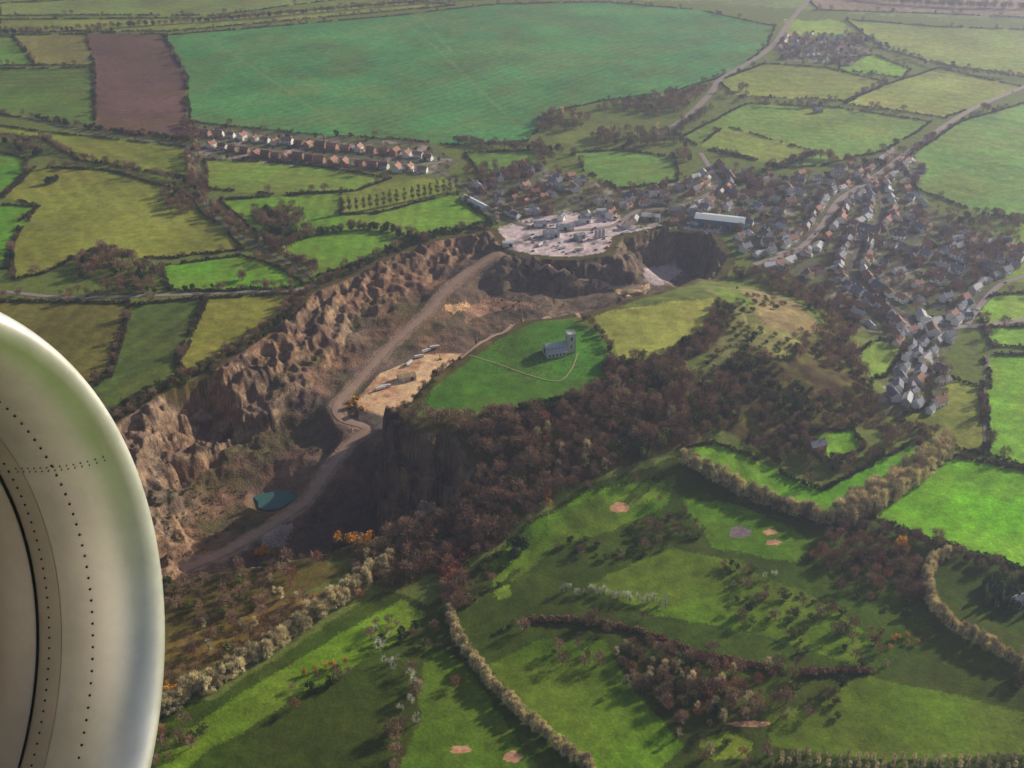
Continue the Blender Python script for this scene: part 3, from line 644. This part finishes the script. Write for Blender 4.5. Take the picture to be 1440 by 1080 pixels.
for a,b in((1275,505),(1272,520),(1268,535),(1262,548),(1256,560),(1290,572),(1308,580),(1340,348),(1352,352),(1345,340),(1365,432),(1358,445),(1345,455),(1275,470),(1262,474),(1282,490),(1290,500),(1300,485)):
    X,Y=un(a,b);place(*HM[2],float(X[0]),float(Y[0]),.9+rng.normal()*.3,sc_=rng.uniform(.7,1.1))
print('houses',len(taken))
CLB=M('blue_cladding',col=(.12,.30,.48),var=.1);CLG=M('grey_cladding',col=(.5,.51,.55),var=.12);RFL=M('light_roof_sheet',col=(.72,.73,.78),var=.12,scale=.3);RFB=M('brown_roof',col=(.45,.30,.16),var=.15);CON=M('concrete',col=(.50,.48,.48),var=.15)
def shed(nm,pxy,l,w,h,rh,wall,roof,rz):
    b=MB();b.box(-l/2,l/2,-w/2,w/2,-3,h,0);b.gable(-l/2,l/2,-w/2,w/2,h,h+rh,1,.3,0,.15)
    n=max(2,int(l/7))
    for i in range(n):
        xx=-l/2+(i+.5)*l/n;b.box(xx-1.6,xx+1.6,-w/2-.08,-w/2,0.1,min(4,h-.6),2 if i%2 else 3)
        b.box(xx-1,xx+1,w/2,w/2+.06,h-1.4,h-.5,2)
        for sg in(-1,1):
            y0_=sg*w*.14;y1_=sg*w*.34;f=lambda yy:h+rh*(1-abs(yy)/(w/2))+.26
            b.add([(xx-.5,y0_,f(y0_)),(xx+.5,y0_,f(y0_)),(xx+.5,y1_,f(y1_)),(xx-.5,y1_,f(y1_))],[(0,1,2,3)],3)
    X,Y=un(*pxy);return place(nm,b.mesh(nm,[wall,roof,GLS,WHT]),float(X[0]),float(Y[0]),rz)
shed('warehouse',(1012,316),60,22,9,2.5,CLB,RFL,-.3)
shed('long_shed',(668,288),52,10,4.5,1.8,CLG,RFL,-.95)
shed('quarry_office',(795,322),22,10,5,1.5,CON,SLT,-.1);shed('quarry_office',(822,312),16,9,6,1.8,REN,SLT,-.1)
shed('workshop',(775,332),18,12,6,2,CLG,SLT,.2);shed('workshop',(915,308),22,12,5,2,STN,RFL,-.2);shed('workshop',(850,300),20,9,5,2,REN,RFL,.1)
shed('quarry_shed',(572,533),17,10,4.5,1.6,CLG,RFB,.35);shed('storage_shed',(714,346),12,7,5,1,WHT,RFL,0.1)
for q_ in((1150,350,18,1.1),(1105,342,14,1.2),(925,275,24,.1),(880,290,16,.3),(760,318,16,.1),(815,335,12,.5),(748,300,18,.2)): shed('workshop',q_[:2],q_[2],9,5,2,REN if q_[2]>15 else STN,RFL if q_[2]%4 else SLT,q_[3])
shed('workshop',(845,285),20,9,5,2,REN,SLT,.6);shed('workshop',(790,308),14,8,5,2,REN,SLT,1.2)
b=MB()
for i in range(3):
    b.cyl((i*5,0,-1),(i*5,0,9),2,2,16,0);b.cyl((i*5,0,9),(i*5,0,10.6),2,.4,16,0)
for i in range(6): b.box(-8-i*2,-6.2-i*2,-.6,.6,9.6-i*1.6,10.2-i*1.6,1)
b.box(-1,11,-.4,.4,10.8,11.2,1)
X,Y=un(838,335);place('stone_silos',b.mesh('stone_silos',[CON,CLG]),float(X[0]),float(Y[0]),.4)
# church
b=MB()
b.box(-14,6,-4,4,-2,8,0);b.gable(-14,6,-4,4,8,11,1,.3,0)
b.box(-14,4,-8,-4.01,-2,4.6,0);b.add([(-14.2,-8.3,4.5),(4.2,-8.3,4.5),(4.2,-4.02,6.6),(-14.2,-4.02,6.6)],[(0,1,2,3)],1)
b.box(-14,4,4.01,8,-2,4.6,0);b.add([(-14.2,8.3,4.5),(4.2,8.3,4.5),(4.2,4.02,6.6),(-14.2,4.02,6.6)],[(0,1,2,3)],1)
b.box(6.01,13.5,-3.8,3.8,-2,18,0)
for i in range(4):
    for (xa,ya) in((6.01+i*2.0,-3.8),(6.01+i*2.0,3.3)): b.box(xa,xa+1.2,ya,ya+.5,18,19,0)
    for xa in(6.01,13.0): b.box(xa,xa+.5,-3.0+i*1.8,-2.0+i*1.8,18.003,19.002,0)
b.box(6.6,13,-3.2,3.2,18.003,18.2,1)
for sx,sy in((6.2,-4.3),(13.0,-4.3),(6.2,3.8),(13.0,3.8)): b.box(sx,sx+.6,sy,sy+.5,-2,14,0)
for i in range(5):
    for yy in(-8.06,8.0): b.box(-12.5+i*3.3,-11.3+i*3.3,yy,yy+.06,1.2,3.6,2)
    for yy in(-4.05,3.99): b.box(-12.5+i*3.3,-11.5+i*3.3,yy,yy+.06,6.8,7.7,2)
for yy in(-3.86,3.8): b.box(8.9,10.6,yy,yy+.06,12,15.5,2);b.box(9.2,10.2,yy,yy+.06,5,8,2)
for xx in(6-.06,13.5): b.box(xx,xx+.06,-.8,.8,12.5,15.5,2)
b.box(-14.06,-14.0,-1.6,1.6,2,7,2)
X,Y=un(787,496);CHX,CHY=float(X[0]),float(Y[0]);place('church',b.mesh('church',[M('church_stone',col=(.72,.68,.63),var=.2,scale=.5),M('lead_roof',col=(.58,.60,.66),var=.12),GLS]),CHX,CHY,.3)
b=MB()
for i in range(170):
    xx,yy=rng.uniform(-60,25),rng.uniform(-45,28)
    if abs(xx)<20 and abs(yy)<12: continue
    zz=float(H(CHX+xx,CHY+yy))
    b.box(CHX+xx-.3,CHX+xx+.3,CHY+yy-.08,CHY+yy+.08,zz-.2,zz+.9,0);b.cyl((CHX+xx,CHY+yy-.08,zz+.9),(CHX+xx,CHY+yy+.08,zz+.9),.3,.3,8,0)
link(bpy.data.objects.new('gravestones',b.mesh('gravestones',[STN])))
# ---------- vehicles ----------
YEL=M('yellow_paint',col=(.75,.45,.03),rough=.5);RUB=M('rubber',col=(.03,.03,.03));LW=M('lorry_white',col=(.8,.8,.82),rough=.5);CR=[M('car_paint_red',col=(.4,.04,.04),rough=.35),M('car_paint_blue',col=(.05,.1,.3),rough=.35),M('car_paint_silver',col=(.6,.6,.62),rough=.35),M('car_paint_white',col=(.8,.8,.8),rough=.35)]
def wheels(b,xs,y,r,w,mi):
    for xx in xs:
        for sg in(-1,1): b.cyl((xx,sg*y,r),(xx,sg*(y+w),r),r,r,12,mi)
b=MB();wheels(b,(-2.6,-1.0,3.2),1.1,.95,.7,1);b.box(-3.6,4,-.9,.9,1.2,1.7,0)
b.add([(-4.4,-1.7,2.2),(1.8,-1.7,1.9),(1.8,1.7,1.9),(-4.4,1.7,2.2),(-5,-1.9,3.9),(2.2,-1.9,4.1),(2.2,1.9,4.1),(-5,1.9,3.9)],[(0,3,2,1),(0,1,5,4),(1,2,6,5),(2,3,7,6),(3,0,4,7)],0)
b.box(2.2,3.6,-1.7,1.7,4.1,4.25,0);b.box(2.4,3.9,-1.2,1.2,1.7,3.4,0);b.box(3.9,3.95,-1,1,2.4,3.3,2);b.box(3.95,4.9,-1.3,1.3,1.3,2.3,0)
DT=b.mesh('dump_truck',[YEL,RUB,GLS])
b=MB()
for sg in(-1,1):
    b.box(-2,2,sg*1.3-.3,sg*1.3+.3,.1,.9,1);b.cyl((-2,sg*1.3-.3,.5),(-2,sg*1.3+.3,.5),.42,.42,10,1);b.cyl((2,sg*1.3-.3,.5),(2,sg*1.3+.3,.5),.42,.42,10,1)
b.cyl((0,0,.8),(0,0,1.1),.8,.8,12,1);b.box(-2.4,1.4,-1.3,1.3,1.1,2.3,0);b.box(.2,1.5,.2,1.28,2.3,3.2,2);b.box(.15,1.55,.15,1.32,3.2,3.3,0)
b.cyl((1.3,-.3,2),(4,-.3,5),.35,.3,6,0);b.cyl((4,-.3,5),(6.2,-.3,2.4),.28,.2,6,0);b.add([(5.7,-1,2.4),(6.6,-1,2.3),(6.3,-1,1.2),(5.5,-1,1.5),(5.7,.4,2.4),(6.6,.4,2.3),(6.3,.4,1.2),(5.5,.4,1.5)],[(0,1,2,3),(4,5,6,7),(1,2,6,5),(2,3,7,6),(0,1,5,4)],1)
EX=b.mesh('excavator',[YEL,RUB,GLS])
def car_mesh(m_):
    b=MB();wheels(b,(-1.35,1.35),.72,.32,.2,1)
    pr=[(-2.1,.35),(2.1,.35),(2.15,.75),(1.2,.9),(.6,1.4),(-1.2,1.42),(-1.9,.95),(-2.15,.9)]
    n=len(pr);vs=[(a,-.85,z_) if z_<1.2 else (a,-.65,z_) for a,z_ in pr]+[(a,.85,z_) if z_<1.2 else (a,.65,z_) for a,z_ in pr]
    b.add(vs,[tuple(range(n)),tuple(range(2*n-1,n-1,-1))]+[(i,(i+1)%n,n+(i+1)%n,n+i) for i in range(n)],0)
    b.add([(1.17,-.7,.94),(1.17,.7,.94),(.66,.6,1.38),(.66,-.6,1.38)],[(0,1,2,3)],2)
    for sg in(-1,1): b.add([(1.0,sg*.83,.95),(.55,sg*.69,1.33),(-1.1,sg*.69,1.35),(-1.6,sg*.83,.98)],[(0,1,2,3)],2)
    return b.mesh('car',[m_,RUB,GLS])
CMs=[car_mesh(m_) for m_ in CR]
b=MB();wheels(b,(-5,-3.8,-2.6,1.2,4.6),.85,.5,.35,1);b.box(-6.5,3,-1.25,1.25,1.15,3.9,0);b.box(-6.5,5.4,-.6,.6,.7,1.1,1);b.box(3.3,5.4,-1.2,1.2,.9,3.4,0);b.box(5.4,5.44,-1.05,1.05,2.1,3.1,2)
LO=b.mesh('lorry',[LW,RUB,GLS])
def pv(nm,me_,a,b_,rz,sc_=1):
    X,Y=un(a,b_);place(nm,me_,float(X[0]),float(Y[0]),rz,.1,sc_)
for a,b_ in((492,574),(501,562),(508,576),(497,568)): pv('dump_truck',DT,a,b_,rng.uniform(0,3),.75)
pv('excavator',EX,496,584,1.,.8);pv('excavator',EX,620,505,2.,.7)
for a,b_ in((536,548),(543,545),(600,495),(612,490),(590,503),(576,512),(760,345),(790,350),(880,328),(750,335),(815,352)): pv('lorry',LO,a,b_,rng.uniform(.2,1.3),.85)
for i in range(130):
    a,b_=rng.uniform(735,1000),rng.uniform(308,358)
    if inpoly(np.array([a]),np.array([b_]),YARD)[0]: pv('car',CMs[rng.integers(0,4)],a,b_,rng.choice([.4,1.97])+rng.normal()*.1,1.0)
for R,w in ROADS[:10]:
    for _ in range(3):
        i=rng.integers(2,len(R)-2);t=R[i+1]-R[i-1];a=math.atan2(t[1],t[0]);place('car',CMs[rng.integers(0,4)],float(R[i][0]-math.sin(a)*w*.2),float(R[i][1]+math.cos(a)*w*.2),a,.36)
# ---------- jet engine nacelle ----------
fwd=np.array([0,c,-s]);rt=np.array([1,0,0]);up=np.array([0,s,c])
dpt=2.62;EC=np.array([0,0,CAMH])+dpt*(fwd+rt*((-98-720)/F)+up*(-(1028-540)/F))
ax=np.array([-.978,.208,-.12]);ax/=np.linalg.norm(ax)
e2=np.cross(ax,np.array([0,0,1.]));e2/=np.linalg.norm(e2);e1=np.cross(e2,ax)
def P3(sv_,r,t): return EC+ax*sv_+r*(e1*math.cos(t)+e2*math.sin(t))
def revolve(prof,mi,b,n=260):
    m=len(prof);vs=[P3(q[0],q[1],2*math.pi*i/n) for i in range(n) for q in prof]
    b.add(vs,[(i*m+j,i*m+j+1,((i+1)%n)*m+j+1,((i+1)%n)*m+j) for i in range(n) for j in range(m-1)],mi)
lip=[]
for t in np.linspace(-math.pi/2,math.pi/2,30):
    sx=(.30 if t<0 else .26);ry=(.115 if t<0 else .075)
    lip.append((.0+sx*(1-math.cos(t)),1.02+ry*math.sin(t)))
eng=bpy.data.objects.new('jet_engine',None);link(eng)
def metal(n,col,rough,metalv=1.0,streak=.12):
    m=bpy.data.materials.new(n);m.use_nodes=True;t=m.node_tree;q=t.nodes['Principled BSDF'];q.inputs['Metallic'].default_value=metalv
    tcn=t.nodes.new('ShaderNodeTexCoord');nz=t.nodes.new('ShaderNodeTexNoise');nz.inputs['Scale'].default_value=5;nz.inputs['Detail'].default_value=9;nz.inputs['Roughness'].default_value=.7;t.links.new(tcn.outputs['Object'],nz.inputs['Vector'])
    cr=t.nodes.new('ShaderNodeValToRGB');cr.color_ramp.elements[0].position=.3;cr.color_ramp.elements[1].position=.7;cr.color_ramp.elements[0].color=(*[v*(1-streak) for v in col],1);cr.color_ramp.elements[1].color=(*col,1)
    t.links.new(nz.outputs['Fac'],cr.inputs[0]);t.links.new(cr.outputs[0],q.inputs['Base Color'])
    r_=t.nodes.new('ShaderNodeMapRange');r_.inputs['To Min'].default_value=rough-.08;r_.inputs['To Max'].default_value=rough+.1;t.links.new(nz.outputs['Fac'],r_.inputs['Value']);t.links.new(r_.outputs[0],q.inputs['Roughness'])
    return m
AL=metal('polished_aluminium',(.97,.92,.82),.44,.85,.2);AL2=metal('inlet_barrel_metal',(.72,.64,.53),.5,.8,.2);PNT=metal('cowl_paint',(.8,.8,.8),.4,0)
RIV=M('rivet_dark',col=(.05,.045,.04));LIN=metal('acoustic_liner',(.46,.40,.34),.5,.6,.25)
def part(nm,b,mats,smooth=True):
    m=b.mesh(nm,mats)
    if smooth: m.polygons.foreach_set('use_smooth',[True]*len(m.polygons))
    return link(bpy.data.objects.new(nm,m),eng)
b=MB();revolve(lip,0,b);part('inlet_lip',b,[AL])
b=MB();revolve([(.302,.905),(.34,.903),(.385,.905)],0,b);part('inlet_barrel',b,[AL2])
b=MB();revolve([(.387,.893),(.39,.889),(.7,.9),(1.2,.93),(1.6,.93)],0,b);part('acoustic_liner',b,[LIN])
b=MB();revolve([(.262,1.095),(.5,1.11),(1.0,1.15),(2.0,1.17),(3.0,1.08)],0,b);part('cowl',b,[PNT])
b=MB()
for i in range(24):
    t0=2*math.pi*i/24
    q=[P3(1.15,.2,t0),P3(1.3,.2,t0+.25),P3(1.3,.92,t0+.38),P3(1.1,.92,t0+.12)];b.add(q,[(0,1,2,3)],0)
revolve([(.8,.001),(.86,.08),(1.0,.15),(1.15,.21)],0,b,40);part('fan',b,[metal('fan_titanium',(.3,.3,.32),.4)])
b=MB()
def inner_r(sx):
    if sx<.3:
        ct=1-sx/.30;return 1.02-.115*math.sqrt(max(0,1-ct*ct))
    return .904
for sx,nn,rr_ in((.19,150,.0042),(.345,170,.0038)):
    r0=inner_r(sx)-.002
    for i in range(nn):
        t0=2*math.pi*(i+.3)/nn;cc=P3(sx,r0,t0);nrm=-(e1*math.cos(t0)+e2*math.sin(t0));b.cyl(cc,cc+nrm*.0025,rr_,rr_*.8,8,0)
for k in range(14):
    for t0 in(1.40,1.415):
        sx=.04+k*.021;cc=P3(sx,inner_r(sx)-.002,t0);nrm=-(e1*math.cos(t0)+e2*math.sin(t0));b.cyl(cc,cc+nrm*.0025,.0022,.002,8,0)
part('rivets',b,[RIV],False)
# ---------- haze ----------
bpy.ops.mesh.primitive_cube_add(size=1,location=(0,10000,250));hz=bpy.context.object;hz.name='haze';hz.scale=(60000,60000,900)
hm=bpy.data.materials.new('haze_air');hm.use_nodes=True;t=hm.node_tree;t.nodes.remove(t.nodes['Principled BSDF']);vs_=t.nodes.new('ShaderNodeVolumeScatter');vs_.inputs['Density'].default_value=1.6e-4;vs_.inputs['Color'].default_value=(.66,.72,1,1);vs_.inputs['Anisotropy'].default_value=.55
t.links.new(vs_.outputs[0],t.nodes['Material Output'].inputs['Volume']);hz.data.materials.append(hm)
# ---------- light ----------
w=bpy.data.worlds.new('World');sc.world=w;w.use_nodes=True;t=w.node_tree;bg=t.nodes['Background'];sk=t.nodes.new('ShaderNodeTexSky');sk.sky_type='NISHITA';sk.sun_disc=False;sk.sun_elevation=SUN_EL;sk.sun_rotation=math.atan2(SUN_AZ[0],SUN_AZ[1]);t.links.new(sk.outputs[0],bg.inputs[0]);bg.inputs[1].default_value=.07
sl=bpy.data.lights.new('sun','SUN');sl.energy=5.0;sl.angle=math.radians(.5);sl.color=(1,.95,.86);so=link(bpy.data.objects.new('sun',sl))
from mathutils import Vector
dv=Vector((-SUN_AZ[0]*math.cos(SUN_EL),-SUN_AZ[1]*math.cos(SUN_EL),-math.sin(SUN_EL)));so.rotation_euler=dv.to_track_quat('-Z','Y').to_euler()
cam=bpy.data.cameras.new('camera');cam.sensor_width=36;cam.lens=36*F/1440;cam.clip_start=.1;cam.clip_end=80000;co=link(bpy.data.objects.new('camera',cam));co.location=(0,0,CAMH);co.rotation_euler=(math.radians(60),0,0);sc.camera=co
sc.view_settings.view_transform='Standard';sc.view_settings.look='None';sc.view_settings.exposure=0
